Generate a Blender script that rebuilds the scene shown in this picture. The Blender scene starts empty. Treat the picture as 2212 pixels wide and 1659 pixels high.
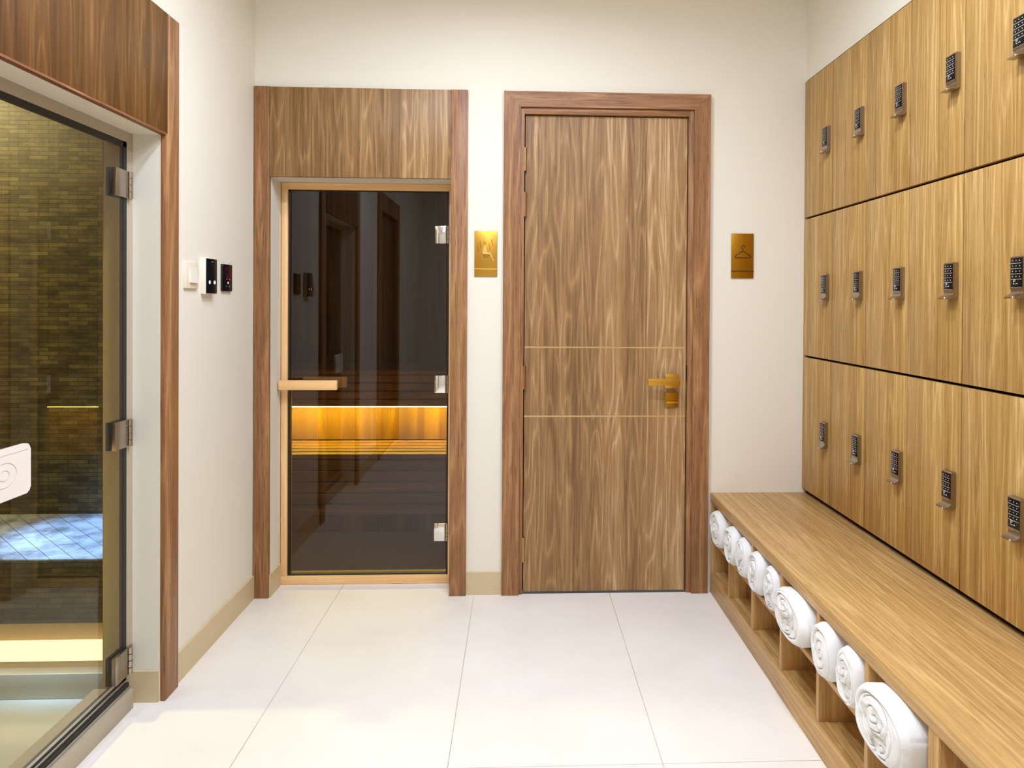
import bpy, bmesh, math, random
from mathutils import Vector, Matrix, noise
random.seed(7)
PI = math.pi
sc = bpy.context.scene
COL = sc.collection

# ------------------------------------------------------------------ camera, world, exposure, lights
CAM_H = 1.2872
cam = bpy.data.cameras.new('camera')
cam.sensor_width = 36.0
cam.lens = 1608.1 / 2212 * 36
cam.shift_x = -(1192.0 - 1106.0) / 2212
cam.shift_y = -(829.5 - 669.46) / 2212
cam.clip_start = 0.02
cam_o = bpy.data.objects.new('camera', cam)
COL.objects.link(cam_o)
r3 = Vector((0.99897762, -0.04482456, 0.00587223))
u3 = Vector((-0.0054741, 0.00899952, 0.99994452))
b3 = Vector((-0.04487492, -0.99895434, 0.00874494))
M = Matrix((r3, u3, b3)).transposed().to_4x4()
M.translation = (0, 0, CAM_H)
cam_o.matrix_world = M
sc.camera = cam_o

w = bpy.data.worlds.new('world'); sc.world = w
w.use_nodes = True
w.node_tree.nodes['Background'].inputs[0].default_value = (0.9, 0.93, 1, 1)
w.node_tree.nodes['Background'].inputs[1].default_value = 0.05
vs = sc.view_settings
sc.display_settings.display_device = 'sRGB'
vs.view_transform = 'Standard'; vs.look = 'None'; vs.gamma = 1; vs.use_curve_mapping = False
vs.exposure = 0.58
sc.cycles.use_denoising = True
sc.cycles.max_bounces = 12
sc.cycles.diffuse_bounces = 5
sc.cycles.glossy_bounces = 6
sc.cycles.transparent_max_bounces = 12
sc.cycles.sample_clamp_indirect = 8
sc.cycles.caustics_reflective = False
sc.cycles.caustics_refractive = False

CEIL = 2.78
DOWNLIGHTS = [(-0.10, 2.30, 9.5, 160), (0.0, 1.15, 7.5, 150), (-0.45, 1.7, 11, 179), (0.55, 1.7, 13, 179), (0.1, -0.6, 14, 179)]
def area(name, loc, size, power, col, rot=(0, 0, 0), shape='DISK', sy=None, spread=PI):
    l = bpy.data.lights.new(name, 'AREA')
    l.shape = shape; l.size = size
    if sy: l.size_y = sy
    l.energy = power; l.color = col; l.spread = spread
    o = bpy.data.objects.new(name, l); COL.objects.link(o)
    o.location = loc; o.rotation_euler = rot
    return o
for i, (x, y, e, spr) in enumerate(DOWNLIGHTS):
    area('downlight_beam', (x, y, CEIL - 0.012), 0.17, e, (0.865, 0.975, 1.17), spread=math.radians(spr))
# steam room: a blue spot over the bench, then added fills without fixtures
sp = bpy.data.lights.new('steam_blue_beam', 'SPOT'); sp.energy = 620; sp.color = (0.20, 0.42, 1.0)
sp.spot_size = math.radians(23); sp.spot_blend = 0.7; sp.shadow_soft_size = 0.03
so = bpy.data.objects.new('steam_blue_beam', sp); COL.objects.link(so)
so.location = (-1.50, 2.45, 2.28); so.rotation_euler = (math.radians(9), 0, 0)
area('steam_warm_fill', (-2.5, 2.4, 2.28), 0.14, 27, (1.0, 0.88, 0.5), rot=(math.radians(12), 0, 0))  # added warm fill that lifts the dim mosaic
area('steam_warm_fill', (-2.3, 1.2, 2.28), 0.14, 11, (1.0, 0.74, 0.25), spread=math.radians(50))  # added fill that yellows the steam room floor
sp = bpy.data.lights.new('steam_pale_fill', 'SPOT'); sp.energy = 70; sp.color = (0.40, 0.58, 1.0)  # added pale blue fill for the floor before the bench
sp.spot_size = math.radians(44); sp.spot_blend = 0.8; sp.shadow_soft_size = 0.03
so = bpy.data.objects.new('steam_pale_fill', sp); COL.objects.link(so)
so.location = (-1.75, 2.1, 2.28); so.rotation_euler = (math.radians(5), 0, 0)
area('sauna_lamp_beam', (-1.6, 3.9, 2.05), 0.14, 0.5, (1.0, 0.7, 0.4))

# ------------------------------------------------------------------ node helpers
def srgb(r, g, b):
    f = lambda c: (c / 255 / 12.92) if c / 255 <= 0.04045 else ((c / 255 + 0.055) / 1.055) ** 2.4
    return (f(r), f(g), f(b), 1)
class NT:
    def __init__(s, name):
        s.m = bpy.data.materials.new(name); s.m.use_nodes = True
        s.t = s.m.node_tree; s.t.nodes.clear()
        s.out = s.t.nodes.new('ShaderNodeOutputMaterial')
    def n(s, typ, **kw):
        nd = s.t.nodes.new('ShaderNode' + typ)
        for k, v in kw.items():
            if k.startswith('i_'):
                nd.inputs[k[2:].replace('_', ' ')].default_value = v
            else: setattr(nd, k, v)
        return nd
    def l(s, a, b): s.t.links.new(a, b)
    def math(s, op, a, b=None, c=None):
        nd = s.t.nodes.new('ShaderNodeMath'); nd.operation = op
        for i, v in enumerate((a, b, c)):
            if v is None: continue
            if isinstance(v, (int, float)): nd.inputs[i].default_value = v
            else: s.l(v, nd.inputs[i])
        return nd.outputs[0]
    def vmul(s, v, sc_):
        nd = s.t.nodes.new('ShaderNodeVectorMath'); nd.operation = 'MULTIPLY'
        s.l(v, nd.inputs[0]); nd.inputs[1].default_value = sc_
        return nd.outputs[0]
    def vadd(s, a, b):
        nd = s.t.nodes.new('ShaderNodeVectorMath'); nd.operation = 'ADD'
        s.l(a, nd.inputs[0])
        if isinstance(b, tuple): nd.inputs[1].default_value = b
        else: s.l(b, nd.inputs[1])
        return nd.outputs[0]
    def noise(s, v, scale=1, detail=2, rough=0.5, dist=0):
        nd = s.t.nodes.new('ShaderNodeTexNoise')
        s.l(v, nd.inputs['Vector'])
        nd.inputs['Scale'].default_value = scale; nd.inputs['Detail'].default_value = detail
        nd.inputs['Roughness'].default_value = rough; nd.inputs['Distortion'].default_value = dist
        return nd.outputs['Fac']
    def ramp(s, f, stops):
        nd = s.t.nodes.new('ShaderNodeValToRGB')
        s.l(f, nd.inputs[0])
        e = nd.color_ramp.elements
        while len(e) < len(stops): e.new(0.5)
        for i, (p, c) in enumerate(stops):
            e[i].position = p; e[i].color = c if len(c) == 4 else (*c, 1)
        return nd.outputs['Color']
    def mix(s, f, a, b, mode='MIX'):
        nd = s.t.nodes.new('ShaderNodeMix'); nd.data_type = 'RGBA'; nd.blend_type = mode
        for inp, v in ((nd.inputs[0], f), (nd.inputs[6], a), (nd.inputs[7], b)):
            if isinstance(v, (int, float, tuple)): inp.default_value = v
            else: s.l(v, inp)
        return nd.outputs[2]
    def bsdf(s, col=None, rough=0.5, metal=0, bump=None, bstr=0.1, bdist=0.01, spec=0.5, coat=0, sheen=0):
        b = s.t.nodes.new('ShaderNodeBsdfPrincipled')
        for nm, v in (('Base Color', col), ('Roughness', rough), ('Metallic', metal)):
            if v is None: continue
            if isinstance(v, (int, float, tuple)): b.inputs[nm].default_value = v
            else: s.l(v, b.inputs[nm])
        b.inputs['Specular IOR Level'].default_value = spec
        b.inputs['Coat Weight'].default_value = coat
        b.inputs['Sheen Weight'].default_value = sheen
        if bump is not None:
            bn = s.t.nodes.new('ShaderNodeBump')
            bn.inputs['Strength'].default_value = bstr; bn.inputs['Distance'].default_value = bdist
            s.l(bump, bn.inputs['Height']); s.l(bn.outputs[0], b.inputs['Normal'])
        s.l(b.outputs[0], s.out.inputs[0])
        return b
    def coord(s): return s.n('TexCoord').outputs['Object']

def wood(name, dark, mid, light, grain='Z', plank=0.0, plank_var=0.5, contour=0.25, band=0.45, fine=0.3, pore=0.25,
         rough=0.45, scale=1.0, per_object=True, lowf=3.2, rings=9, spec=0.35, lng=1.0):
    t = NT(name)
    v = t.coord()
    if per_object:
        oi = t.n('ObjectInfo')
        r = t.math('MULTIPLY', oi.outputs['Random'], 37.0)
        cx = t.n('CombineXYZ'); t.l(r, cx.inputs[0]); t.l(r, cx.inputs[1]); t.l(r, cx.inputs[2])
        v0 = t.vadd(v, cx.outputs[0])
    else: v0 = v
    gi = 'XYZ'.index(grain)
    pr = None
    if plank > 0:
        sep = t.n('SeparateXYZ'); t.l(v, sep.inputs[0])
        acr = [sep.outputs[i] for i in range(3) if i != gi]
        u = t.math('ADD', acr[0], acr[1])
        idx = t.math('FLOOR', t.math('DIVIDE', t.math('ADD', u, 0.013), plank))
        wn = t.n('TexWhiteNoise', noise_dimensions='1D'); t.l(idx, wn.inputs['W'])
        pr = wn.outputs['Value']
        off = t.math('MULTIPLY', pr, 5.3)
        cb = t.n('CombineXYZ')
        for i in range(3): t.l(off, cb.inputs[i])
        v0 = t.vadd(v0, cb.outputs[0])
    def st(a, g):
        s_ = [a * scale] * 3; s_[gi] = g * scale
        return t.vmul(v0, tuple(s_))
    low = t.noise(st(lowf, lowf * 0.075 * lng), 1, 2, 0.55, 0.15)
    ring = t.math('PINGPONG', t.math('MULTIPLY', low, rings), 0.5)
    ring = t.math('MULTIPLY', ring, 2.0)
    ring = t.math('POWER', ring, 3.0)
    bn = t.noise(st(24, 0.5 * lng), 1, 3, 0.6, 0.15)
    bn = t.math('MULTIPLY_ADD', t.math('SUBTRACT', bn, 0.5), 1.5, 0.5)
    fn = t.noise(st(130, 3.5 * lng), 1, 3, 0.65)
    fn = t.math('MULTIPLY_ADD', t.math('SUBTRACT', fn, 0.5), 1.7, 0.5)
    tot = contour + band + fine
    f = t.math('MULTIPLY', ring, contour / tot)
    f = t.math('MULTIPLY_ADD', bn, band / tot, f)
    f = t.math('MULTIPLY_ADD', fn, fine / tot, f)
    if pr is not None:
        f = t.math('ADD', f, t.math('MULTIPLY', t.math('SUBTRACT', pr, 0.5), plank_var))
    col = t.ramp(f, [(0.12, dark), (0.5, mid), (0.88, light)])
    pn = t.noise(st(330, 11), 1, 2, 0.5)
    pm = t.ramp(pn, [(0.34, (1, 1, 1)), (0.44, (0, 0, 0))])
    pm2 = t.math('MULTIPLY', pm, pore)
    col = t.mix(pm2, col, tuple([c * 0.35 for c in dark[:3]] + [1]))
    t.bsdf(col, rough, bump=t.math('SUBTRACT', fn, pm2), bstr=0.12, bdist=0.002, spec=spec)
    return t.m

def plain(name, c, rough=0.5, metal=0, spec=0.5, coat=0, var=0.0, vs_=8, bump=0.0, bs=200):
    t = NT(name)
    v = t.coord()
    nz = t.noise(v, vs_, 3)
    col = t.mix(nz, tuple([x * (1 - var) for x in c[:3]] + [1]), tuple([min(1, x * (1 + var)) for x in c[:3]] + [1]))
    b = t.noise(v, bs, 3)
    t.bsdf(col, rough, metal, bump=b, bstr=bump, bdist=0.001, spec=spec, coat=coat)
    return t.m

def emit(name, c, s):
    t = NT(name)
    e = t.n('Emission'); e.inputs[0].default_value = c; e.inputs[1].default_value = s
    t.l(e.outputs[0], t.out.inputs[0])
    return t.m

def glass(name, tint, ior=1.5, rough=0.0):
    t = NT(name)
    fr = t.n('Fresnel'); fr.inputs['IOR'].default_value = ior
    geo = t.n('NewGeometry')
    # fresnel of the front side only: inverted on the back face
    tr = t.n('BsdfTransparent'); tr.inputs[0].default_value = tint
    gl = t.n('BsdfGlossy'); gl.inputs['Roughness'].default_value = rough
    gl.inputs[0].default_value = (0.95, 0.95, 0.95, 1)
    mx = t.n('MixShader')
    f = t.math('MULTIPLY', fr.outputs[0], t.math('SUBTRACT', 1.0, geo.outputs['Backfacing']))
    t.l(f, mx.inputs[0]); t.l(tr.outputs[0], mx.inputs[1]); t.l(gl.outputs[0], mx.inputs[2])
    t.l(mx.outputs[0], t.out.inputs[0])
    return t.m

MAT = {}
MAT['wall'] = plain('painted_plaster', srgb(231, 224, 208), 0.75, var=0.012, vs_=3, bump=0.12, bs=260, spec=0.25)
MAT['ceiling'] = plain('ceiling_paint', srgb(238, 235, 228), 0.8, spec=0.2)
MAT['base'] = plain('beige_skirting_stone', srgb(205, 184, 146), 0.45, var=0.05, vs_=30, bump=0.05)
MAT['stone_grey'] = plain('grey_stone', srgb(176, 163, 142), 0.5, var=0.08, vs_=120, bump=0.1)
MAT['door_wood'] = wood('door_veneer', srgb(116, 82, 48), srgb(166, 128, 84), srgb(214, 182, 136), 'Z', plank=0.098, plank_var=0.24, contour=0.26, band=0.42, fine=0.38, pore=0.3, lowf=9, rings=13)
MAT['panel_wood'] = wood('surround_veneer', srgb(110, 78, 42), srgb(158, 120, 76), srgb(202, 168, 120), 'Z', plank=0.098, plank_var=0.24, contour=0.26, band=0.42, fine=0.38, pore=0.3, lowf=9, rings=13)
MAT['panel_dark'] = wood('steam_surround_veneer', srgb(72, 44, 18), srgb(106, 70, 32), srgb(146, 106, 58), 'Z', plank=0.11, plank_var=0.2, contour=0.2, band=0.5, fine=0.24, pore=0.16, lowf=8, rings=12)  # base darkened to carry the shading on the steam surround panel
MAT['locker_wood'] = wood('locker_oak_laminate', srgb(142, 104, 48), srgb(184, 144, 82), srgb(222, 188, 130), 'Z', lng=0.6, plank=0.075, plank_var=0.08, contour=0.24, band=0.42, fine=0.34, pore=0.35, lowf=9, rings=14, rough=0.42)
MAT['bench_wood'] = wood('bench_oak_laminate', srgb(164, 122, 68), srgb(196, 156, 98), srgb(218, 182, 126), 'Y', lng=0.45, plank=0.0, contour=0.34, band=0.36, fine=0.4, pore=0.35, lowf=8, rings=16, rough=0.4)
MAT['bench_wood_v'] = wood('bench_oak_vertical', srgb(158, 112, 58), srgb(200, 156, 98), srgb(226, 188, 132), 'Z', plank=0.0, contour=0.25, band=0.4, fine=0.34, pore=0.3, lowf=6, rings=8, rough=0.4)
MAT['trim_wood'] = wood('reddish_oak', srgb(110, 70, 40), srgb(158, 112, 72), srgb(192, 146, 102), 'Z', contour=0.3, band=0.4, fine=0.4, pore=0.5, lowf=8, rings=7)
MAT['trim_wood_h'] = wood('reddish_oak_horizontal', srgb(110, 70, 40), srgb(158, 112, 72), srgb(192, 146, 102), 'X', contour=0.3, band=0.4, fine=0.4, pore=0.5, lowf=8, rings=7)
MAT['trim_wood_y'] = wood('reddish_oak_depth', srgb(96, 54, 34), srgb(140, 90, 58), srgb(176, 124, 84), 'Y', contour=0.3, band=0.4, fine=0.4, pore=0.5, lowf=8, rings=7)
MAT['pine'] = wood('pale_alder', srgb(226, 174, 112), srgb(244, 200, 142), srgb(252, 220, 170), 'Z', contour=0.3, band=0.4, fine=0.3, pore=0.1, lowf=8, rings=5)
MAT['pine_h'] = wood('pale_alder_horizontal', srgb(226, 174, 112), srgb(244, 200, 142), srgb(252, 220, 170), 'X', contour=0.3, band=0.4, fine=0.3, pore=0.1, lowf=8, rings=5)
MAT['sauna_wood'] = wood('sauna_cladding', srgb(120, 84, 30), srgb(154, 114, 46), srgb(178, 136, 62), 'Z', plank=0.09, plank_var=0.5, contour=0.3, band=0.4, fine=0.3, pore=0.1)
MAT['sauna_slat'] = wood('sauna_slats', srgb(120, 84, 30), srgb(158, 116, 50), srgb(180, 138, 66), 'X', contour=0.3, band=0.4, fine=0.3, pore=0.1)
MAT['black'] = plain('black_rubber', (0.008, 0.007, 0.006, 1), 0.5)
MAT['gap'] = plain('gap_shade_and_dark_fittings', (0.012, 0.008, 0.005, 1), 0.8, spec=0.1)  # near-black puts seam shade into carcass and rebate; also colours dark fittings
MAT['black_gloss'] = plain('black_glass_panel', (0.004, 0.004, 0.005, 1), 0.25, spec=0.3)
MAT['chrome'] = plain('polished_steel', (0.78, 0.76, 0.72, 1), 0.12, 1.0)
MAT['steel'] = plain('brushed_steel', (0.42, 0.36, 0.29, 1), 0.28, 1.0, var=0.05, vs_=60)
MAT['alu'] = plain('aluminium_channel', (0.55, 0.52, 0.47, 1), 0.35, 1.0)
MAT['brass'] = plain('brushed_brass', srgb(204, 154, 58), 0.32, 0.85, var=0.06, vs_=20)
MAT['brass_dark'] = plain('darkened_brass', srgb(168, 116, 20), 0.35, 0.85, var=0.06, vs_=20)
MAT['brass_light'] = plain('bright_brass', srgb(250, 205, 110), 0.25, 0.7)
MAT['inlay'] = plain('pale_brass_inlay', srgb(226, 196, 146), 0.2, 1.0)
MAT['etch'] = plain('etched_dark_lines', srgb(70, 32, 6), 0.5)
MAT['hinge'] = plain('satin_bronze', srgb(190, 150, 105), 0.25, 1.0)
MAT['white_plastic'] = plain('white_plastic', srgb(238, 230, 215), 0.35)
MAT['cream_plastic'] = plain('cream_plastic', srgb(232, 220, 200), 0.4)
MAT['acrylic'] = plain('white_acrylic', srgb(236, 226, 218), 0.3)
MAT['acrylic_line'] = plain('acrylic_engraving', srgb(206, 192, 184), 0.5)
MAT['silver_paint'] = plain('silver_key_lines', srgb(170, 160, 145), 0.4)
MAT['white_mark'] = plain('white_print', srgb(225, 225, 225), 0.5)
MAT['led_white'] = emit('lit_white_icon', (1, 1, 1, 1), 2.0)
MAT['led_red'] = emit('lit_red_digit', (0.35, 0.01, 0.015, 1), 0.35)
MAT['led_pink'] = emit('lit_pink_icon', (1, 0.35, 0.3, 1), 2.0)
MAT['led_sauna'] = emit('warm_led_strip', (1.0, 0.94, 0.16, 1), 115)
MAT['led_steam'] = emit('steam_led_strip', (1.0, 0.84, 0.58, 1), 1.35)
MAT['lamp'] = emit('downlight_lens', (0.92, 0.98, 1.0, 1), 6)
MAT['glass_brown'] = glass('bronze_tinted_glass', (0.63, 0.58, 0.49, 1), 1.62)
MAT['glass_green'] = glass('olive_tinted_glass', (0.84, 0.82, 0.73, 1), 1.38)

def towel_mat():
    t = NT('white_terry_cotton')
    v = t.coord()
    a = t.noise(v, 420, 3, 0.7); b = t.noise(v, 60, 2)
    t.bsdf(srgb(230, 228, 225), 0.95, bump=t.math('ADD', a, b), bstr=0.45, bdist=0.002, spec=0.1, sheen=0.3)
    return t.m
MAT['towel'] = towel_mat()

def floor_mat():
    t = NT('porcelain_floor_tiles')
    v = t.coord()
    s = t.n('SeparateXYZ'); t.l(v, s.inputs[0])
    def line(u, off, per, hw):
        q = t.math('DIVIDE', t.math('SUBTRACT', u, off), per)
        d = t.math('ABSOLUTE', t.math('SUBTRACT', t.math('SUBTRACT', q, t.math('FLOOR', q)), 0.5))
        d = t.math('MULTIPLY', t.math('SUBTRACT', 0.5, d), per)
        return t.math('LESS_THAN', d, hw)
    g1 = line(s.outputs[0], -0.789, 0.6, 0.0012)
    g2 = line(s.outputs[1], 2.057, 2.4, 0.0010)
    g = t.math('MAXIMUM', g1, g2)
    cl = t.noise(v, 2.5, 4, 0.6); sp_ = t.noise(v, 260, 2)
    col = t.ramp(t.math('ADD', t.math('MULTIPLY', cl, 0.7), t.math('MULTIPLY', sp_, 0.3)),
                 [(0.3, srgb(226, 218, 208)), (0.5, srgb(233, 226, 217)), (0.7, srgb(238, 232, 224))])
    brk = t.noise(v, 1.7, 3)
    col = t.mix(t.math('MULTIPLY', g, t.math('MULTIPLY_ADD', brk, 1.1, 0.1)), col, srgb(150, 122, 96))
    t.bsdf(col, t.math('MULTIPLY_ADD', sp_, 0.15, 0.36), bump=t.math('SUBTRACT', t.math('MULTIPLY', sp_, 0.15), g), bstr=0.15, bdist=0.001, spec=0.4)
    return t.m
MAT['floor'] = floor_mat()

def mosaic(name='stone_strip_mosaic', ca=(118, 106, 66), cb=(80, 70, 42)):
    t = NT(name)
    v = t.coord()
    s = t.n('SeparateXYZ'); t.l(v, s.inputs[0])
    u = t.math('ADD', s.outputs[0], s.outputs[1])
    c = t.n('CombineXYZ'); t.l(u, c.inputs[0]); t.l(s.outputs[2], c.inputs[1])
    b = t.n('TexBrick'); t.l(c.outputs[0], b.inputs['Vector'])
    b.inputs['Color1'].default_value = srgb(*ca); b.inputs['Color2'].default_value = srgb(*cb)
    b.inputs['Mortar'].default_value = srgb(58, 46, 30)
    b.inputs['Scale'].default_value = 1; b.inputs['Brick Width'].default_value = 0.075
    b.inputs['Row Height'].default_value = 0.017; b.inputs['Mortar Size'].default_value = 0.0012
    b.inputs['Bias'].default_value = 0.1
    nz = t.noise(t.vmul(v, (9, 9, 22)), 1, 4, 0.7)
    k = t.ramp(nz, [(0.35, srgb(120, 110, 90)), (0.62, (1, 1, 1, 1))])
    col = t.mix(0.8, b.outputs['Color'], k, 'MULTIPLY')
    t.bsdf(col, 0.5, bump=b.outputs['Fac'], bstr=0.4, bdist=-0.003)
    return t.m
MAT['mosaic'] = mosaic()
MAT['seat_tile'] = mosaic('pale_strip_mosaic', (190, 196, 205), (140, 146, 156))
MAT['jamb'] = plain('pale_stone_return', srgb(198, 172, 108), 0.5, var=0.1, vs_=40)
MAT['steam_floor'] = plain('pale_wet_floor_tiles', srgb(196, 192, 172), 0.18, var=0.06, vs_=10)

# ------------------------------------------------------------------ mesh helpers
def box(bm, x0, x1, y0, y1, z0, z1, bev=0.0, seg=2):
    if x1 < x0: x0, x1 = x1, x0
    if y1 < y0: y0, y1 = y1, y0
    if z1 < z0: z0, z1 = z1, z0
    vs_ = [bm.verts.new((x, y, z)) for x in (x0, x1) for y in (y0, y1) for z in (z0, z1)]
    q = [(0, 1, 3, 2), (4, 6, 7, 5), (0, 4, 5, 1), (2, 3, 7, 6), (0, 2, 6, 4), (1, 5, 7, 3)]
    fs = [bm.faces.new([vs_[i] for i in f]) for f in q]
    if bev > 0:
        es = set(e for f in fs for e in f.edges)
        bmesh.ops.bevel(bm, geom=list(es), offset=bev, segments=seg, profile=0.5, affect='EDGES')
def cyl(bm, p0, p1, r, seg=20, r2=None):
    p0 = Vector(p0); p1 = Vector(p1); d = p1 - p0
    m = Matrix.Translation((p0 + p1) / 2) @ d.to_track_quat('Z', 'Y').to_matrix().to_4x4()
    bmesh.ops.create_cone(bm, cap_ends=True, segments=seg, radius1=r, radius2=r if r2 is None else r2, depth=d.length, matrix=m)
def prism(bm, pts, axis, a0, a1):
    """closed outline pts (p,q) extruded along axis from a0 to a1"""
    def P(p, q, a):
        return {'X': (a, p, q), 'Y': (p, a, q), 'Z': (p, q, a)}[axis]
    A = [bm.verts.new(P(p, q, a0)) for p, q in pts]; B = [bm.verts.new(P(p, q, a1)) for p, q in pts]
    n = len(pts)
    bm.faces.new(A); bm.faces.new(list(reversed(B)))
    for i in range(n): bm.faces.new((A[i], B[i], B[(i + 1) % n], A[(i + 1) % n]))
def tube(bm, pts, r, seg=8, closed=False):
    """round bar along a polyline"""
    rings = []
    n = len(pts)
    for i, p in enumerate(pts):
        p = Vector(p)
        if closed: d = Vector(pts[(i + 1) % n]) - Vector(pts[i - 1])
        else: d = Vector(pts[min(i + 1, n - 1)]) - Vector(pts[max(i - 1, 0)])
        q = d.to_track_quat('Z', 'Y')
        rings.append([bm.verts.new(p + q @ Vector((r * math.cos(2 * PI * k / seg), r * math.sin(2 * PI * k / seg), 0))) for k in range(seg)])
    for i in range(n if closed else n - 1):
        a, b = rings[i], rings[(i + 1) % n]
        for k in range(seg): bm.faces.new((a[k], a[(k + 1) % seg], b[(k + 1) % seg], b[k]))
    if not closed:
        bm.faces.new(list(reversed(rings[0]))); bm.faces.new(rings[-1])
BASE = {}
def obj(name, bm, mat, parent=None, smooth=False, label=None):
    bmesh.ops.recalc_face_normals(bm, faces=bm.faces)
    if parent is not None:
        L = Vector(BASE[parent.name])
        bmesh.ops.translate(bm, verts=bm.verts, vec=-L)
    me = bpy.data.meshes.new(name); bm.to_mesh(me); bm.free()
    me.materials.append(MAT[mat])
    if smooth:
        for p in me.polygons: p.use_smooth = True
        try: me.set_sharp_from_angle(angle=math.radians(38))
        except Exception: pass
    o = bpy.data.objects.new(name, me); COL.objects.link(o)
    if parent is not None:
        o.parent = parent; BASE[o.name] = BASE[parent.name]
    else: BASE[o.name] = (0, 0, 0)
    if label: o['label'] = label
    return o
def tag(o, label, cat, group=None, kind=None):
    o['label'] = label; o['category'] = cat
    if group: o['group'] = group
    if kind: o['kind'] = kind
    return o
def thing(name, loc, label, cat, group=None, kind=None):
    o = bpy.data.objects.new(name, None); COL.objects.link(o)
    o.location = loc; BASE[o.name] = tuple(loc); o.empty_display_size = 0.05
    return tag(o, label, cat, group, kind)
def boxes(name, mat, parent, lst, bev=0.0, **kw):
    bm = bmesh.new()
    for b in lst: box(bm, *b, bev=bev)
    return obj(name, bm, mat, parent, smooth=bev > 0, **kw)
def struct(name, mat, lst, label, cat, bev=0.0):
    return tag(boxes(name, mat, None, lst, bev), label, cat, kind='structure')

# ------------------------------------------------------------------ room dimensions
B = 3.289            # back wall
XL, XR = -1.145, 1.278
F = B - 0.020        # face of the door surrounds
YN = -1.9            # wall behind the camera
S0, S1, SZ = -1.077, -0.297, 1.829     # sauna opening
D0, D1, DZ = 0.0, 0.782, 2.155         # wooden door opening
LY0, LY1, LZ = 1.58, 2.438, 1.8186     # steam room opening in the left wall
GX = -1.232                            # steam door glass plane

struct('floor', 'floor', [(XL, 1.9, YN - .1, B, -.05, 0), (-1.23, XL, LY0, LY1, -.05, 0), (S0, S1, B, 3.5, -.05, 0)],
       'pale porcelain floor of large rectangular tiles with thin brown joints', 'floor')
struct('ceiling', 'ceiling', [(XL - .2, 1.9, YN - .1, B + .2, CEIL, CEIL + .1)], 'white painted ceiling above the changing room', 'ceiling')
struct('wall_back', 'wall', [(XL - .18, S0, B, 3.5, 0, CEIL), (S1, D0, B, 3.5, 0, CEIL), (D1, 1.9, B, 3.5, 0, CEIL),
                             (S0, S1, B, 3.5, SZ, CEIL), (D0, D1, B, 3.5, DZ, CEIL), (D0, D1, 3.37, 3.5, 0, DZ)],
       'off-white plaster wall facing the camera, around the two doors', 'wall')
# left wall: solid before and after the steam room opening
struct('wall_left', 'wall', [(XL - .09, XL, LY1, B, 0, CEIL), (XL - .09, XL, YN, -0.2, 0, CEIL), (XL - .09, XL, 0.7, LY0, 0, CEIL),
                             (XL - .09, XL, LY0, LY1, LZ, CEIL), (XL - .09, XL, -0.2, 0.7, 2.1, CEIL)],
       'cream plaster wall on the left, carrying the light switch', 'wall')
struct('wall_right', 'wall', [(1.285, 1.9, YN, B, 2.29, CEIL), (1.77, 1.9, YN, B, 0, 2.29), (1.30, 1.77, YN, 1.188, 0.0, 2.29), (1.30, 1.77, 1.188, B, 0, .4445)],
       'off-white wall above and behind the lockers', 'wall')
struct('wall_front', 'wall', [(XL - .09, 1.9, YN - .1, YN, 0, CEIL)], 'off-white wall behind the camera', 'wall')
struct('baseboard_left', 'base', [(XL - .002, XL + .008, 2.53, B - .02, 0, .1), (XL - .002, XL + .008, .78, LY0 - .09, 0, .1),
                                  (XL - .088, XL - .002, LY1 - .008, LY1 + .001, 0, .1)],
       'beige stone skirting along the foot of the left wall', 'baseboard')
struct('baseboard_back', 'base', [(-.225, -.068, B - .008, B + .002, 0, .1), (S0 - .002, S0 + .006, B - .01, 3.425, 0, .1)],
       'beige stone skirting along the foot of the back wall', 'baseboard')

# ------------------------------------------------------------------ sauna surround and sauna glass door
t = thing('trim_1', (-.69, F, 0), 'brown wooden surround with high top panel framing the sauna glass door', 'door surround', kind='structure')
boxes('post', 'trim_wood', t, [(-1.143, S0, F, B + .001, 0, 2.217)], bev=.001)
boxes('post', 'trim_wood', t, [(S1, -.225, F, B + .001, 0, 2.217)], bev=.001)
boxes('top_panel', 'panel_wood', t, [(S0 + .001, S1 - .001, F + .002, B + .001, SZ, 2.216)], bev=.0008)

t = thing('door_1', (-.69, 3.434, 0), 'tall bronze-tinted glass sauna door in a pale wooden frame', 'door', kind='structure')
fr = boxes('door_frame', 'pine', t, [(S0 + .004, -1.046, 3.424, 3.5, .038, 1.797), (-.318, S1 - .001, 3.424, 3.5, .038, 1.797)], bev=.001)
boxes('frame_head', 'pine_h', t, [(S0 + .004, S1 - .001, 3.4245, 3.5, 1.797, SZ - .001)], bev=.001)
boxes('door_sill', 'pine_h', t, [(S0 + .004, S1 - .001, 3.4235, 3.5, .001, .038)], bev=.001)
boxes('door_seal', 'black', t, [(-1.046, -1.036, 3.44, 3.46, .038, 1.797), (-.327, -.318, 3.434, 3.46, .038, 1.797),
                                (-1.046, -.318, 3.44, 3.46, 1.786, 1.797), (-1.046, -.318, 3.44, 3.46, .038, .044)])
boxes('glass_pane', 'glass_brown', t, [(-1.043, -.328, 3.430, 3.438, .044, 1.79)])
for zc in (1.598, .914, .235):
    h = boxes('hinge', 'chrome', t, [(-.381, -.330, 3.4215, 3.4298, zc - .040, zc + .040)], bev=.001)
    bm = bmesh.new()
    for k in range(4): cyl(bm, (-.3225, 3.425, zc - .04 + k * .0205), (-.3225, 3.425, zc - .04 + k * .0205 + .0185), .006, 14)
    obj('hinge_knuckle', bm, 'steel', h, True)
hb = boxes('handle', 'pine_h', t, [(-1.068, -.810, 3.366, 3.390, .893, .936)], bev=.004)
boxes('handle_block', 'pine_h', hb, [(-.90, -.862, 3.388, 3.4305, .898, .931)], bev=.002)
boxes('inner_handle', 'pine_h', t, [(-.99, -.79, 3.47, 3.495, .893, .942)], bev=.004)

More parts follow.
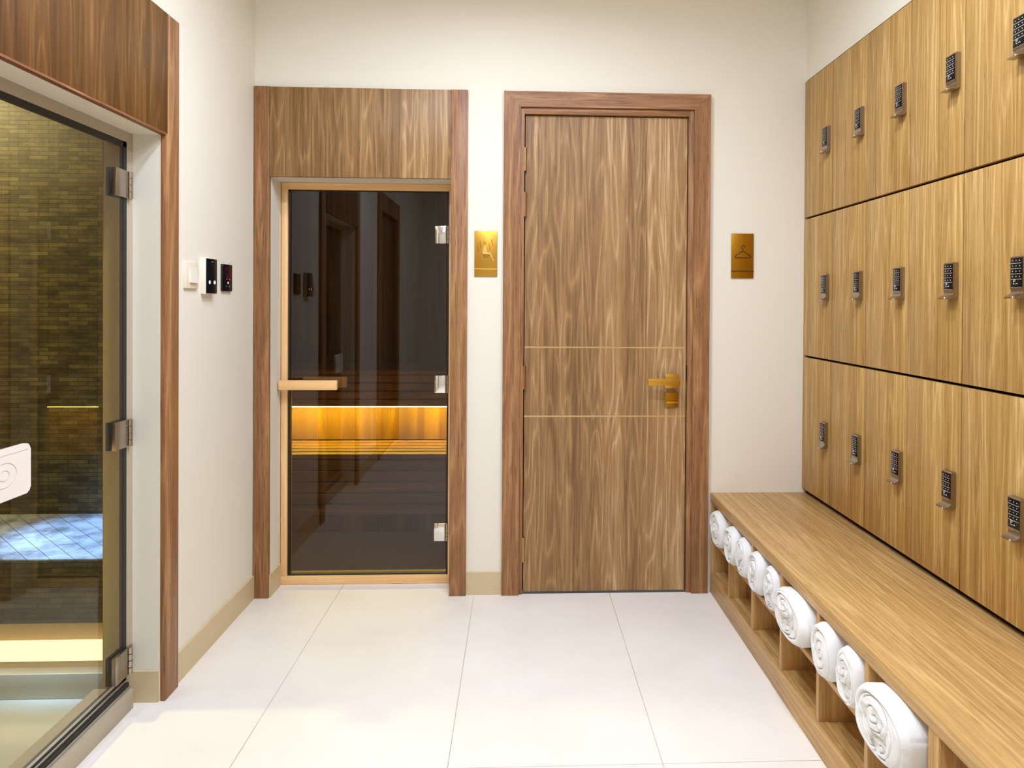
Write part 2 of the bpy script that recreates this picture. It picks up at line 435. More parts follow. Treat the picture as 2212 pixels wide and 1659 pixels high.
# sauna interior
struct('wall_sauna', 'sauna_wood', [(-2.0, -1.95, 3.5, 5.05, 0, 2.25), (.55, .6, 3.5, 5.05, 0, 2.25), (-2.0, .6, 5.0, 5.05, 0, 2.25), (-2.0, .6, 3.5, 5.05, 2.2, 2.25),
                                    (-2.0, S0, 3.501, 3.52, 0, 2.2), (S1, .6, 3.501, 3.52, 0, 2.2), (S0, S1, 3.501, 3.52, SZ, 2.2)],
       'dark wood cladding lining the inside of the sauna', 'wall')
struct('floor_sauna', 'stone_grey', [(-2.0, .6, 3.5, 5.05, -.05, .001)], 'dark tiled floor inside the sauna', 'floor')
def slats(bm, x0, x1, y0, y1, z0, z1, n, axis, gap=.008):
    if axis == 'Y':
        s = (y1 - y0) / n
        for i in range(n): box(bm, x0, x1, y0 + i * s + gap / 2, y0 + (i + 1) * s - gap / 2, z0, z1, bev=.002, seg=1)
    else:
        s = (z1 - z0) / n
        for i in range(n): box(bm, x0, x1, y0, y1, z0 + i * s + gap / 2, z0 + (i + 1) * s - gap / 2, bev=.002, seg=1)
t = thing('sauna_bench', (-.7, 4.4, 0), 'lower slatted wooden bench lit yellow behind the tinted sauna glass', 'bench')
bm = bmesh.new(); slats(bm, -1.94, .54, 4.16, 4.60, .418, .443, 5, 'Y', .018); obj('seat', bm, 'sauna_slat', t, True)
bm = bmesh.new(); slats(bm, -1.94, .54, 4.18, 4.20, .10, .412, 5, 'Z'); obj('front_slats', bm, 'sauna_slat', t, True)
boxes('fascia', 'sauna_wood', t, [(-1.94, .54, 4.2015, 4.209, .002, .417)])
for bx in (-1.94, -.72, .50): boxes('bearer', 'sauna_slat', t, [(bx, bx + .04, 4.21, 4.6, .0015, .418)])
t = thing('sauna_bench', (-.7, 4.75, 0), 'upper slatted wooden sauna bench above the glowing strip, seen through the glass', 'bench')
bm = bmesh.new(); slats(bm, -1.94, .54, 4.44, 4.998, .86, .885, 6, 'Y'); obj('seat', bm, 'sauna_slat', t, True)
bm = bmesh.new(); slats(bm, -1.94, .54, 4.46, 4.48, .664, .858, 4, 'Z'); obj('front_slats', bm, 'sauna_slat', t, True)
boxes('back_board', 'sauna_wood', t, [(-1.949, .549, 4.61, 4.63, .446, .86)])
boxes('fascia', 'sauna_wood', t, [(-1.94, .54, 4.4815, 4.488, .67, .859), (-1.94, .54, 4.488, 4.609, .67, .68)])
for bx in (-1.94, .50): boxes('bearer', 'sauna_slat', t, [(bx, bx + .04, 4.51, 4.609, .446, .66)])
boxes('light_strip', 'led_sauna', t, [(-1.90, .50, 4.49, 4.505, .661, .669)], label='glowing amber light strip')

# ------------------------------------------------------------------ wooden door
t = thing('trim_2', (.39, F, 0), 'reddish oak door surround with mitred corners around the wooden door', 'door frame', kind='structure')
bm = bmesh.new()
def trap(bm, pts):
    prism(bm, pts, 'Y', F, B + .001)
trap(bm, [(-.068, 0), (.007, 0), (.007, 2.148), (-.068, 2.216)]); obj('post', bm, 'trim_wood', t)
bm = bmesh.new(); trap(bm, [(.775, 0), (.848, 0), (.848, 2.216), (.775, 2.148)]); obj('post', bm, 'trim_wood', t)
bm = bmesh.new(); trap(bm, [(-.068, 2.2165), (.007, 2.1485), (.775, 2.1485), (.848, 2.2165)]); obj('head', bm, 'trim_wood_h', t)
boxes('lining', 'trim_wood', t, [(.0, .0235, B - .008, 3.37, 0, 2.15), (.7535, .782, B - .008, 3.37, 0, 2.15)], bev=.001)
boxes('head_lining', 'trim_wood_h', t, [(.0, .782, B - .0075, 3.37, 2.1205, 2.151)], bev=.001)
boxes('rebate', 'gap', t, [(.0235, .03, 3.335, 3.36, 0, 2.12), (.747, .7535, 3.335, 3.36, 0, 2.12), (.03, .747, 3.335, 3.36, 2.11, 2.12)])

t = thing('door_2', (.39, 3.299, 0), 'tall wooden door with vertical veneer grain, two brass inlay lines and a brass lever', 'door', kind='structure')
LEAF = (.0275, .7495)
zs = [.006, .782, .789, 1.089, 1.096, 2.1165]
boxes('leaf', 'door_wood', t, [(LEAF[0], LEAF[1], 3.299, 3.334, zs[0], zs[1]), (LEAF[0], LEAF[1], 3.299, 3.334, zs[2], zs[3]), (LEAF[0], LEAF[1], 3.299, 3.334, zs[4], zs[5]),
                               (LEAF[0], LEAF[1], 3.303, 3.3335, zs[0], zs[5])], label='wide-grained veneer door leaf')
boxes('inlay_strip', 'inlay', t, [(LEAF[0], LEAF[1], 3.3005, 3.304, zs[1], zs[2])], label='lower thin brass inlay')
boxes('inlay_strip', 'inlay', t, [(LEAF[0], LEAF[1], 3.3005, 3.304, zs[3], zs[4])], label='upper thin brass inlay')
for z0, z1 in ((1.87, 1.973), (1.669, 1.776), (.907, 1.011), (.142, .25)):
    bm = bmesh.new()
    cyl(bm, (.0255, 3.290, z0 + .004), (.0255, 3.290, z1 - .004), .0078, 16)
    for za, zb in ((z0, z0 + .006), (z1 - .006, z1)): cyl(bm, (.0255, 3.290, za), (.0255, 3.290, zb), .0088, 16)
    obj('hinge', bm, 'hinge', t, True)
boxes('strike_plate', 'gap', t, [(.7498, .7535, 3.292, 3.3, .944, 1.014)])
hh = boxes('lever_rose', 'brass', t, [(.655, .718, 3.290, 3.2992, .912, .975)], bev=.001)
boxes('lever', 'brass', hh, [(.570, .713, 3.238, 3.252, .9295, .958)], bev=.001)
boxes('lever_neck', 'brass', hh, [(.672, .700, 3.252, 3.2905, .931, .956)], bev=.002)
ll = boxes('lock_rose', 'brass_dark', t, [(.655, .716, 3.290, 3.2992, .828, .893)], bev=.001)
boxes('thumb_turn', 'brass', ll, [(.659, .712, 3.276, 3.291, .846, .853)], bev=.001)

# ------------------------------------------------------------------ brass signs
def sign(x0, label, body):
    t = thing('sign_plate', (x0 + .05, 3.285, 1.405), label, 'sign', 'brass door signs')
    pl = boxes('plate', body, t, [(x0, x0 + .100, 3.2825, 3.290, 1.405, 1.604)], bev=.0012)
    return t
t = sign(-.194, 'small brass sign with a seated bather and steam, between the two doors', 'brass')
x0 = -.194
def P(u, v): return (x0 + u * .1, 1.405 + v * .199)
# seated figure outline from zoom: u right, v up (fractions)
fig = [(.41, .66), (.46, .685), (.51, .67), (.53, .60), (.55, .53), (.66, .525), (.70, .515), (.74, .49), (.82, .38), (.86, .34), (.835, .325), (.78, .37), (.70, .46), (.66, .48), (.45, .48), (.37, .49), (.36, .52), (.38, .60)]
bm = bmesh.new(); prism(bm, [P(u, v) for u, v in fig], 'Y', 3.2795, 3.2827); obj('figure', bm, 'brass_light', t)
bm = bmesh.new()
hc = P(.45, .74)
prism(bm, [(hc[0] + .0048 * math.cos(a * PI / 8), hc[1] + .0062 * math.sin(a * PI / 8)) for a in range(16)], 'Y', 3.2802, 3.2827)
obj('figure_head', bm, 'brass', t)
boxes('seat_line', 'etch', t, [(P(.36, 0)[0], P(.67, 0)[0], 3.2818, 3.2826, P(0, .462)[1], P(0, .478)[1]), (P(.38, 0)[0], P(.65, 0)[0], 3.2818, 3.2826, P(0, .418)[1], P(0, .43)[1])])
for (u, v, h) in ((.15, .62, .17), (.26, .70, .15), (.66, .66, .15), (.77, .74, .15)):
    pts = []
    for k in range(13):
        s = k / 12
        q = P(u + .022 * math.sin(s * 2 * PI), v - h / 2 + h * s)
        pts.append((q[0], 3.2823, q[1]))
    bm = bmesh.new(); tube(bm, pts, .0011, 6)
    obj('steam_line', bm, 'brass_dark', t, True)
boxes('footing_line', 'brass_light', t, [(x0 + .001, x0 + .099, 3.2806, 3.2828, P(0, .15)[1], P(0, .17)[1])])
t = sign(.948, 'small brass sign with a clothes hanger, right of the wooden door', 'brass_dark')
x0 = .949
bm = bmesh.new()
tri = [(.14, .47), (.17, .455), (.82, .455), (.86, .47), (.86, .485), (.80, .515), (.50, .61), (.20, .515), (.14, .485)]
tube(bm, [(P(u, v)[0], 3.282, P(u, v)[1]) for u, v in tri], .0021, 8, True)
hk = [(.50, .61), (.50, .65), (.45, .675), (.44, .705), (.48, .73), (.55, .73), (.585, .705), (.58, .69)]
tube(bm, [(P(u, v)[0], 3.282, P(u, v)[1]) for u, v in hk], .0019, 8)
obj('hanger_symbol', bm, 'etch', t, True)
boxes('footing_line', 'etch', t, [(x0 - .001, x0 + .1, 3.2808, 3.2828, P(0, .145)[1], P(0, .165)[1])])

# ------------------------------------------------------------------ wall controls on the left wall
def wallbox(y0, y1, z0, z1, d0, d1, mat, parent, name, bev=.002, label=None):
    return boxes(name, mat, parent, [(XL + d0, XL + d1, y0, y1, z0, z1)], bev=bev, label=label)
t = thing('light_switch', (XL, 2.65, 1.33), 'white rocker light switch on the left wall, nearest the steam room', 'light switch')
wallbox(2.598, 2.70, 1.332, 1.424, -.001, .009, 'cream_plastic', t, 'wall_plate', .002)
bm = bmesh.new()
prism(bm, [(XL + .008, 1.352), (XL + .0165, 1.352), (XL + .011, 1.405), (XL + .008, 1.405)], 'Y', 2.628, 2.682)
obj('rocker', bm, 'white_plastic', t)
t = thing('control_panel', (XL, 2.79, 1.317), 'larger black wall control panel with two lit white buttons', 'control panel', 'sauna and steam controls')
wallbox(2.738, 2.832, 1.314, 1.445, -.001, .018, 'white_plastic', t, 'housing', .003)
wallbox(2.740, 2.830, 1.316, 1.443, .0185, .022, 'black_gloss', t, 'screen', .001)
for yy in (2.764, 2.808):
    bm = bmesh.new(); cyl(bm, (XL + .0219, yy, 1.357), (XL + .0226, yy, 1.357), .0062, 16)
    obj('lit_button', bm, 'led_white', t)
boxes('brand_dash', 'silver_paint', t, [(XL + .0219, XL + .0223, 2.778, 2.794, 1.431, 1.433)])
t = thing('control_panel', (XL, 2.97, 1.33), 'smaller black wall control panel with dim red digits beside the sauna', 'control panel', 'sauna and steam controls')
wallbox(2.918, 3.012, 1.327, 1.432, -.001, .007, 'black', t, 'housing', .002)
wallbox(2.919, 3.011, 1.328, 1.431, .007, .0095, 'black_gloss', t, 'screen', .001)
bm = bmesh.new()
def seg7(bm, yc, zc, w_, h_, on, th=.0022):
    X0, X1 = XL + .0094, XL + .0099
    S = {'t': (yc - w_, yc + w_, zc + h_ - th / 2, zc + h_ + th / 2), 'm': (yc - w_, yc + w_, zc - th / 2, zc + th / 2), 'b': (yc - w_, yc + w_, zc - h_ - th / 2, zc - h_ + th / 2),
         'l': (yc - w_ - th / 2, yc - w_ + th / 2, zc, zc + h_), 'r': (yc + w_ - th / 2, yc + w_ + th / 2, zc, zc + h_),
         'L': (yc - w_ - th / 2, yc - w_ + th / 2, zc - h_, zc), 'R': (yc + w_ - th / 2, yc + w_ + th / 2, zc - h_, zc)}
    for s in on: box(bm, X0, X1, *S[s])
seg7(bm, 2.953, 1.409, .008, .008, 'tmlr')
seg7(bm, 2.975, 1.404, .007, .009, 'rR')
seg7(bm, 2.958, 1.387, .007, .008, 'tmbLR')
seg7(bm, 2.980, 1.387, .007, .008, 'tmblrLR')
obj('red_digits', bm, 'led_red', t)
bm = bmesh.new()
cyl(bm, (XL + .0094, 2.968, 1.360), (XL + .0100, 2.968, 1.360), .0045, 12)
obj('lit_button', bm, 'led_pink', t, label='glowing pink button')
for yy, zz in ((2.952, 1.346), (2.980, 1.346), (2.956, 1.374), (2.982, 1.374)):
    bm = bmesh.new(); cyl(bm, (XL + .0094, yy, zz), (XL + .0099, yy, zz), .0026, 10)
    obj('button_icon', bm, 'silver_paint', t)

# ------------------------------------------------------------------ steam room surround and door
TF = -1.1285
t = thing('trim_3', (TF, 2.0, 0), 'brown wooden surround with deep top panel around the steam room doorway', 'door surround', kind='structure')
boxes('post', 'trim_wood', t, [(XL - .001, TF, LY1, 2.53, 0, 2.209)], bev=.001)
boxes('post', 'trim_wood', t, [(XL - .001, TF, LY0 - .085, LY0, 0, 2.209)], bev=.001)
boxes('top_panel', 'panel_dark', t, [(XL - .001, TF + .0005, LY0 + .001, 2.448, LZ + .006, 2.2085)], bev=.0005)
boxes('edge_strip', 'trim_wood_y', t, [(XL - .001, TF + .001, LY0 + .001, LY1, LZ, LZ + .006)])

t = thing('door_3', (GX, 2.0, 0), 'frameless olive-tinted glass steam room door with a white paddle handle', 'door', kind='structure')
boxes('stone_frame', 'stone_grey', t, [(GX - .012, GX, 2.402, LY1 - .0005, .0, LZ), (GX - .012, GX, 1.62, 2.402, 1.786, LZ), (GX - .012, GX, LY0 + .0005, 1.62, 0, LZ)])
boxes('glass_pane', 'glass_green', t, [(GX - .010, GX - .002, 1.63, 2.388, .108, 1.772)])
boxes('door_seal', 'black', t, [(GX - .012, GX - .001, 2.382, 2.402, .09, 1.786), (GX - .012, GX - .001, 1.62, 2.402, 1.768, 1.786)])
sill = boxes('sill', 'stone_grey', t, [(GX - .10, GX + .022, 1.60, 2.402, .0, .062)], bev=.002)
boxes('sill_channel', 'alu', sill, [(GX - .006, GX + .012, 1.60, 2.402, .062, .072), (GX - .010, GX + .002, 1.60, 2.402, .082, .092), (GX - .012, GX - .002, 1.62, 2.40, .098, .108)])
boxes('gasket', 'black', sill, [(GX - .008, GX + .008, 1.60, 2.402, .072, .082), (GX - .011, GX - .001, 1.60, 2.402, .092, .098)])
for zc in (1.651, .872, .150):
    h = boxes('hinge', 'steel', t, [(GX - .004, GX + .010, 2.322, 2.392, zc - .043, zc + .043)], bev=.002)
    boxes('inner_clamp', 'gap', h, [(GX - .022, GX - .0095, 2.322, 2.392, zc - .043, zc + .043)], bev=.001)
    bm = bmesh.new()
    for k in range(4): cyl(bm, (GX + .008, 2.405, zc - .042 + k * .0215), (GX + .008, 2.405, zc - .042 + k * .0215 + .019), .009, 14)
    obj('hinge_knuckle', bm, 'steel', h, True)
    boxes('hinge_leaf', 'steel', h, [(GX - .001, GX + .004, 2.398, 2.432, zc - .04, zc + .04)], bev=.001)
def roundrect(cy, cz, w_, h_, r, n=8):
    pts = []
    for sx, sz, a0 in ((1, 1, 0), (-1, 1, 90), (-1, -1, 180), (1, -1, 270)):
        for k in range(n + 1):
            a = math.radians(a0 + 90 * k / n)
            pts.append((cy + sx * (w_ / 2 - r) + r * math.cos(a), cz + sz * (h_ / 2 - r) + r * math.sin(a)))
    return pts
bm = bmesh.new(); prism(bm, roundrect(1.793, .876, .194, .122, .014), 'X', -1.212, -1.200)
bmesh.ops.bevel(bm, geom=[e for e in bm.edges if e.calc_length() > 0 and abs(e.verts[0].co.x - e.verts[1].co.x) < 1e-6], offset=.002, segments=2, affect='EDGES')
hd = obj('handle', bm, 'acrylic', t, True, label='white rounded paddle handle')
bm = bmesh.new()
for yy in (1.76, 1.83): cyl(bm, (GX - .003, yy, .876), (-1.211, yy, .876), .008, 16)
obj('standoff', bm, 'steel', hd, True)
bm = bmesh.new()
for (a, b) in ((.043, .029), (.018, .012)):
    tube(bm, [(-1.1998, 1.793 + a * math.cos(k * PI / 20), .876 + b * math.sin(k * PI / 20)) for k in range(40)], .0009, 6, True)
tube(bm, [(-1.1998, 1.705 + .176 * k / 10, .923) for k in range(11)], .0007, 6)
obj('oval_emblem', bm, 'acrylic_line', hd, True)

# steam room interior
YE = 3.0
struct('wall_steam', 'mosaic', [(-3.3, -1.325, YE, YE + .1, 0, 2.4), (-3.4, -3.3, .5, 3.1, 0, 2.4), (-3.3, GX, .4, .5, 0, 2.4),
                                (-1.325, XL - .0901, LY1 + .01, YE + .1, 0, 2.4), (-1.325, XL - .0901, .5, LY0 - .001, 0, 2.4),
                                (-1.325, XL - .0901, LY0, LY1, LZ + .001, 2.4)],
       'dark stone mosaic wall of thin strips inside the steam room', 'wall')
struct('trim_4', 'jamb', [(-1.325, GX - .0125, LY1 - .0, LY1 + .0095, 0, LZ)], 'narrow olive stone return just inside the steam room door', 'wall return')
struct('ceiling_steam', 'stone_grey', [(-3.4, -1.2351, .4, 3.1, 2.4, 2.45)], 'ceiling of the steam room', 'ceiling')
struct('floor_steam', 'steam_floor', [(-3.4, GX, .4, 3.1, -.05, .0005)], 'pale wet floor inside the steam room', 'floor')
t = thing('steam_bench', (-2.3, 2.7, 0), 'mosaic-clad bench lit blue behind the olive-tinted glass door', 'bench')
boxes('seat', 'seat_tile', t, [(-3.298, -1.327, 2.472, YE - .002, .43, .45)], bev=.001)
boxes('nosing', 'mosaic', t, [(-3.298, -1.327, 2.46, 2.4715, .40, .45)], bev=.001)
boxes('riser', 'mosaic', t, [(-3.298, -1.327, 2.475, 2.52, .24, .4295)])
boxes('recess_back', 'jamb', t, [(-3.298, -1.327, 2.551, YE - .002, 0.001, .41)])
boxes('kick_step', 'steam_floor', t, [(-3.298, -1.327, 2.46, 2.55, 0.001, .082)], bev=.002, label='pale tiled kick step')
tag(boxes('light_strip', 'led_steam', None, [(-3.28, -1.33, 2.500, 2.512, .105, .170)]), 'pale yellow light band glowing under the steam room bench', 'light')

# ------------------------------------------------------------------ second wooden doorway behind the camera (seen in the sauna glass)
t = thing('door_4', (XL, .25, 0), 'brown wooden door behind the camera, seen only as a reflection', 'door', kind='structure')
boxes('leaf', 'panel_dark', t, [(XL - .06, XL - .02, -.15, .65, 0, 2.05)])
boxes('frame', 'trim_wood', t, [(XL - .09, TF, -.27, -.15, 0, 2.2), (XL - .09, TF, .65, .77, 0, 2.2), (XL - .09, TF, -.15, .65, 2.05, 2.2)])

# ------------------------------------------------------------------ lockers
PITCH = .30
rows = [('top', 1.672, 2.282), ('middle', 1.058, 1.672), ('bottom', .445, 1.058)]
def build_locker(r):
    _, z0, z1 = rows[r]
    h = z1 - z0
    t = thing('locker', (XR, 0, z0), 'x', 'locker')
    t.location = (XR, 0, z0)
    BASE[t.name] = (XR, 0, z0)
    lo = .020 if r == 2 else .0045
    carc = boxes('carcass', 'gap', t, [(XR + .020, XR + .485, .0006, PITCH - .0006, z0 + .0004, z1 - .0004)])
    boxes('door', 'locker_wood', t, [(XR, XR + .019, .0021, PITCH - .0021, z0 + lo, z1 - (.0045 if r else .0))], bev=.0007)
    # keypad lock: near edge 2 cm from the near edge of the door
    ya, yb = .021, .070
    zt = z1 - .258
    xf = XR - .016
    def lb(x0_, x1_, y0_, y1_, za, zb): return (x0_, x1_, y0_, y1_, za, zb)
    bm = bmesh.new()
    # body profile in X-Z (side view), extruded along Y: flat face, then a lip that sweeps outwards
    prof = [(XR + .0002, zt), (xf + .003, zt), (xf, zt - .003), (xf, zt - .082)]
    for k in range(1, 7):
        s = k / 6
        prof.append((xf + .004 * math.sin(s * PI) * 1.2 - .016 * s * s, zt - .082 - .022 * s))
    prof.append((xf - .016, zt - .1075))
    for k in range(1, 6):
        s = k / 5
        prof.append((xf - .016 + .020 * s, zt - .1075 + .001 * math.sin(s * PI)))
    prof.append((XR + .0002, zt - .100))
    prism(bm, prof, 'Y', ya, yb)
    lock = obj('keypad_lock', bm, 'steel', t, True)
    boxes('keypad', 'black_gloss', lock, [(xf - .0012, xf + .001, ya + .003, yb - .003, zt - .079, zt - .004)], bev=.0004)
    hz = .0135
    boxes('key_lines', 'silver_paint', lock, [(xf - .0017, xf - .0010, ya + .004, yb - .004, zt - .0045 - k * hz - .0007, zt - .0045 - k * hz + .0006) for k in range(1, 5)]
          + [(xf - .0017, xf - .0010, ya + .003, yb - .003, zt - .0795, zt - .0788)])
    bm = bmesh.new()
    for i in range(4):
        for j in range(3):
            cyl(bm, (xf - .0019, ya + .0115 + j * .013, zt - .0045 - (i + .5) * hz), (xf - .0011, ya + .0115 + j * .013, zt - .0045 - (i + .5) * hz), .0012, 8)
    obj('key_marks', bm, 'white_mark', lock)
    bm = bmesh.new()
    yc = ya + .031; zc = zt - .0625
    tube(bm, [(xf - .0015, yc + .0032 * math.cos(k * PI / 6), zc + .001 + .0028 * math.sin(k * PI / 6)) for k in range(12)], .0007, 6, True)
    tube(bm, [(xf - .0015, yc + .003, zc), (xf - .0015, yc + .003, zc - .008), (xf - .0015, yc - .002, zc - .008)], .0007, 6)
    tube(bm, [(xf - .0015, yc - .004, zc - .008), (xf - .0015, yc - .011, zc - .006), (xf - .0015, yc - .012, zc - .009)], .0006, 6)
    obj('emblem', bm, 'white_mark', lock)
    bm = bmesh.new(); bmesh.ops.create_uvsphere(bm, u_segments=12, v_segments=8, radius=.0032, matrix=Matrix.Translation((xf - .0165, ya + .014, zt - .105)))
    obj('rivet', bm, 'chrome', lock, True)
    return t
def dup(root, loc):
    r = root.copy(); COL.objects.link(r); r.location = loc
    for ch in list(root.children):
        c = ch.copy(); COL.objects.link(c); c.parent = r
        for g in ch.children:
            d = g.copy(); COL.objects.link(d); d.parent = c
    return r
ordn = ['touching the back wall', 'second from the back wall', 'third from the back wall', 'fourth from the back wall', 'fifth from the back wall']
for r in range(3):
    first = build_locker(r)
    nm, z0, z1 = rows[r]
    for c in range(7):
        y = B - PITCH * (c + 1)
        o = first if c == 0 else None
        if c: o = dup(first, (XR, y, z0))
        o['category'] = 'locker'; o['group'] = 'oak lockers'
        where = {'top': 'top row', 'middle': 'middle row', 'bottom': 'bottom row above the bench'}[nm]
        if c < 5: o['label'] = 'oak locker with keypad lock, %s, %s' % (where, ordn[c])
        else: o['label'] = 'oak locker of the %s row, out of frame, %s column nearer the camera' % (nm, ['first', 'second'][c - 5])
    first.location = (XR, B - PITCH, z0)

# ------------------------------------------------------------------ bench with cubby holes
XB, ZB = .863, .445
BN = B - 2.4
t = thing('storage_bench', (1.07, 2.1, 0), 'long low oak bench with open towel cubbies, running below the lockers', 'bench')
boxes('bench_top', 'bench_wood', t, [(XB, 1.2995, BN, B - .001, ZB - .04, ZB - .0002)], bev=.0012)
boxes('plinth', 'bench_wood', t, [(XB + .001, XB + .019, BN, B - .001, .0, .092)], bev=.0008)
boxes('bottom_panel', 'bench_wood', t, [(XB + .0195, 1.27, BN + .001, B - .002, .072, .0918)])
boxes('back_panel', 'bench_wood', t, [(1.262, 1.278, BN, B - .002, .092, ZB - .04)])
divs = []
k = 0
ys = [2.995, 2.696, 2.396, 2.096, 1.796, 1.48]
boxes('divider', 'bench_wood_v', t, [(XB + .002, 1.26, B - .017, B - .001, .092, ZB - .0402)])
for i, yy in enumerate(ys):
    if i == 5:
        boxes('divider', 'bench_wood_v', t, [(XB + .002, 1.26, yy + .0005, yy + .0195, .092, ZB - .0402)], bev=.0005)
        boxes('divider', 'bench_wood_v', t, [(XB + .002, 1.26, yy + .020, yy + .038, .092, ZB - .0402)], bev=.0005)
    else:
        boxes('divider', 'bench_wood_v', t, [(XB + .002, 1.26, yy - .009, yy + .009, .092, ZB - .0402)], bev=.0005)
boxes('divider', 'bench_wood_v', t, [(XB + .002, 1.26, 1.18, 1.198, .092, ZB - .0402)], bev=.0005)
boxes('divider', 'bench_wood_v', t, [(XB + .002, 1.26, BN, BN + .018, .092, ZB - .0402)], bev=.0005)
edges = [B - .017] + [y for y in ys[:5]] + [1.518]
for i in range(6):
    hi = edges[i] - (.0005 if i == 0 else .0095); lo_ = edges[i + 1] + (.0095 if i < 5 else .0005)
    boxes('shelf', 'bench_wood', t, [(XB + .003, 1.26, lo_, hi, .236, .252)], bev=.0005)
boxes('shelf', 'bench_wood', t, [(XB + .003, 1.26, 1.1985, 1.4800, .236, .252)], bev=.0005)
boxes('shelf', 'bench_wood', t, [(XB + .003, 1.26, BN + .0185, 1.1795, .236, .252)], bev=.0005)

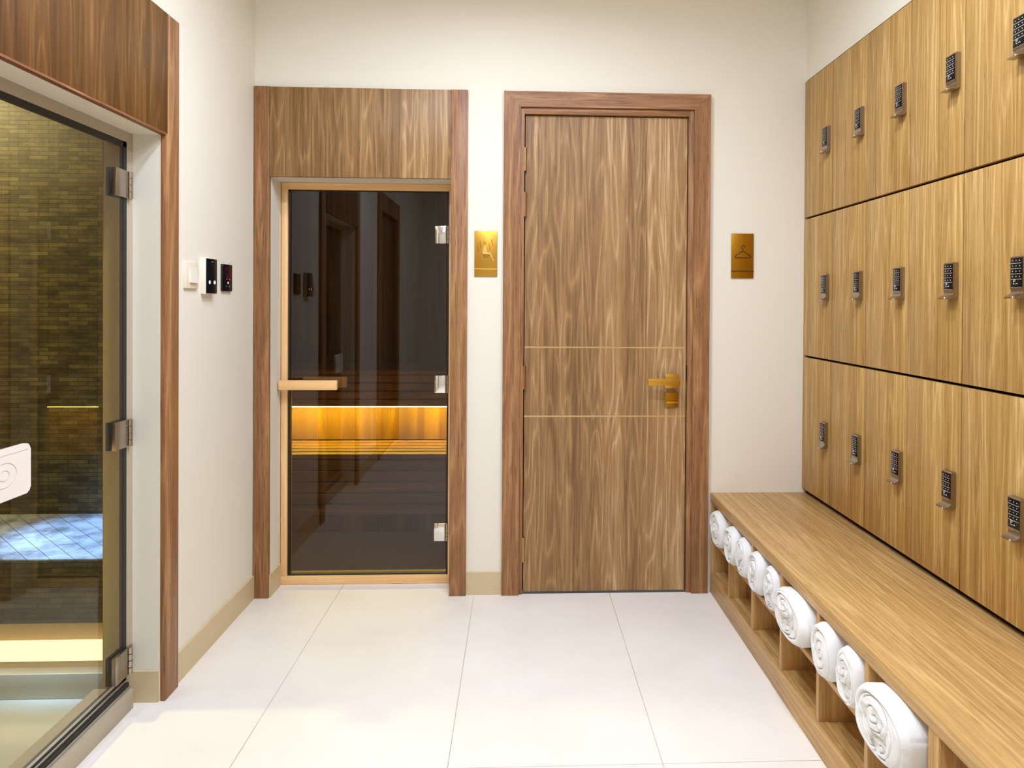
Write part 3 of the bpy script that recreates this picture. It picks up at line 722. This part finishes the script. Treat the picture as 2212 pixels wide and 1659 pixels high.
# ------------------------------------------------------------------ rolled towels
def towel(yc, a, b, xf, turns, seed, label, group='rolled white towels in the bench', length=.33, tilt=0.0, squash=2.4, ph=0.0, double=True):
    rnd = random.Random(seed)
    bm = bmesh.new()
    NR, NTh = 64, 112
    zc = .2525 + b
    offs = [rnd.uniform(-.004, .006) for _ in range(int(turns) + 3)]
    cx_, cz_ = rnd.uniform(-.12, .12), rnd.uniform(-.1, .1)
    w1, w2, w3 = rnd.uniform(0, 6), rnd.uniform(0, 6), rnd.uniform(0, 6)
    def shape(th, rr):
        c, s = math.cos(th), math.sin(th)
        k = (abs(c) ** squash + abs(s) ** squash) ** (-1 / squash)
        k = k * rr + (1 - rr)                       # rounder in the middle
        wob = 1 + .02 * math.sin(2 * th + w1) * rr + .012 * math.sin(5 * th + w2) * rr
        y = a * rr * c * k * wob + cx_ * a * (1 - rr)
        z = b * rr * s * k * min(1, wob) + cz_ * b * (1 - rr)
        return y, z
    d1 = (rnd.uniform(-.12, .12), rnd.uniform(.22, .34), rnd.uniform(.46, .54))
    d2 = (rnd.uniform(-.2, .2), rnd.uniform(-.5, -.4), rnd.uniform(.30, .36))
    def relief(th, rr):
        if double:
            py, pz = rr * math.cos(th), rr * math.sin(th)
            best = min(((math.hypot(py - a_, pz - b_) / r_, a_, b_, r_) for a_, b_, r_ in (d1, d2)))
            q, a_, b_, r_ = best
            if q < 1:
                t2 = math.atan2(pz - b_, py - a_)
                f2 = (q * turns * r_ * 1.15 - (t2 + ph) / (2 * PI)) % 1.0
                dd = .011 * (1 - min(1, 1.5 * math.sin(PI * f2) ** .6))
                rim = .008 * max(0, (q - .82) / .18)
                return dd + rim + (-.004 if b_ > 0 else .004) + noise.noise(Vector((py * 4, pz * 4, seed))) * .006
        ph_ = rr * turns - (th + ph) / (2 * PI)
        ln = math.floor(ph_); fr_ = ph_ - ln
        d = .010 * (1 - min(1, 1.6 * math.sin(PI * fr_) ** .6))
        ln0 = int(max(0, ln)) % len(offs)
        ln1 = int(max(0, ln + 1)) % len(offs)
        e = offs[ln0] * (1 - fr_) + offs[ln1] * fr_
        edge = max(0, (rr - .80) / .20)
        nz = noise.noise(Vector((rr * 4, th * 1.2, seed))) * .004
        return d * (1 - .8 * edge) + e * (1 - edge) + nz + .024 * edge ** 2.4
    rings = []
    ctr = bm.verts.new((xf + .008, yc + cx_ * a, zc + cz_ * b))
    for i in range(1, NR + 1):
        rr = i / NR
        ring = []
        for j in range(NTh):
            th = 2 * PI * j / NTh
            y, z = shape(th, rr)
            ring.append(bm.verts.new((xf + relief(th, rr) + tilt * y, yc + y, zc + z)))
        rings.append(ring)
    # sides
    NS = 14
    for i in range(1, NS + 1):
        s = i / NS
        ring = []
        for j in range(NTh):
            th = 2 * PI * j / NTh
            y, z = shape(th, 1)
            g = 1 + .012 * math.sin(9 * s + th * 2 + w3) * (1 if s < 1 else 0)
            g -= .02 * (s > .98)
            fold = .03 * math.exp(-((th - 2.2 - .2 * s) / .10) ** 2) + .035 * math.exp(-((th - 3.7 + .15 * s) / .09) ** 2) + .03 * math.exp(-((th - 2.75) / .06) ** 2)
            g = min(1.0, g - fold)
            ring.append(bm.verts.new((xf + .024 + length * s + tilt * y, yc + y * g, zc + z * g if z > 0 else zc + z * min(g, 1))))
        rings.append(ring)
    for j in range(NTh): bm.faces.new((ctr, rings[0][j], rings[0][(j + 1) % NTh]))
    for i in range(len(rings) - 1):
        for j in range(NTh):
            bm.faces.new((rings[i][j], rings[i + 1][j], rings[i + 1][(j + 1) % NTh], rings[i][(j + 1) % NTh]))
    bm.faces.new(list(reversed(rings[-1])))
    o = obj('rolled_towel', bm, 'towel', None)
    for p in o.data.polygons: p.use_smooth = True
    return tag(o, label, 'towel', group)
towel(3.135, .088, .0745, .838, 3.2, 1, double=False, label= 'rolled white towel alone in the cubby against the back wall')
towel(2.918, .068, .0745, .838, 3.0, 2, 'rolled white towel in the second cubby from the back wall, left one of the pair')
towel(2.777, .068, .0745, .842, 3.4, 3, 'rolled white towel in the second cubby from the back wall, right one of the pair')
towel(2.618, .066, .0745, .842, 3.0, 4, 'rolled white towel in the third cubby from the back wall, left one of the pair')
towel(2.476, .066, .0735, .846, 3.5, 5, 'rolled white towel in the third cubby from the back wall, right one of the pair')
towel(2.250, .125, .0750, .826, 3.6, 6, 'fat rolled white towel alone in the fourth cubby, near the middle of the bench')
towel(2.018, .066, .0750, .836, 3.0, 7, double=False, label= 'rolled white towel in the fifth cubby, left one of the pair beside the largest towel')
towel(1.876, .066, .0750, .846, 3.3, 8, 'rolled white towel in the fifth cubby, right one of the pair')
towel(1.655, .120, .0755, .815, 4.0, 9, 'largest rolled white towel, nearest the camera')

# ------------------------------------------------------------------ ceiling downlights (above the frame)
for i, (x, y, e, spr) in enumerate(DOWNLIGHTS):
    bm = bmesh.new()
    n = 32
    ro, ri = .11, .09
    A = [[bm.verts.new((r * math.cos(2 * PI * k / n), r * math.sin(2 * PI * k / n), z)) for k in range(n)] for r, z in ((ro, 0), (ro, -.006), (ri, -.008), (ri, -.001))]
    for q in range(3):
        for k in range(n): bm.faces.new((A[q][k], A[q][(k + 1) % n], A[q + 1][(k + 1) % n], A[q + 1][k]))
    t = thing('ceiling_downlight', (x, y, CEIL), 'round ceiling downlight above the frame, %s' % ['near the sauna', 'near the wooden door', 'over the steam room side', 'over the locker side', 'behind the camera'][i], 'downlight', 'round ceiling downlights')
    bmesh.ops.translate(bm, verts=bm.verts, vec=(x, y, CEIL))
    obj('rim', bm, 'white_plastic', t, True)
    bm = bmesh.new(); cyl(bm, (x, y, CEIL - .004), (x, y, CEIL - .001), .088, 32)
    obj('lens', bm, 'lamp', t)
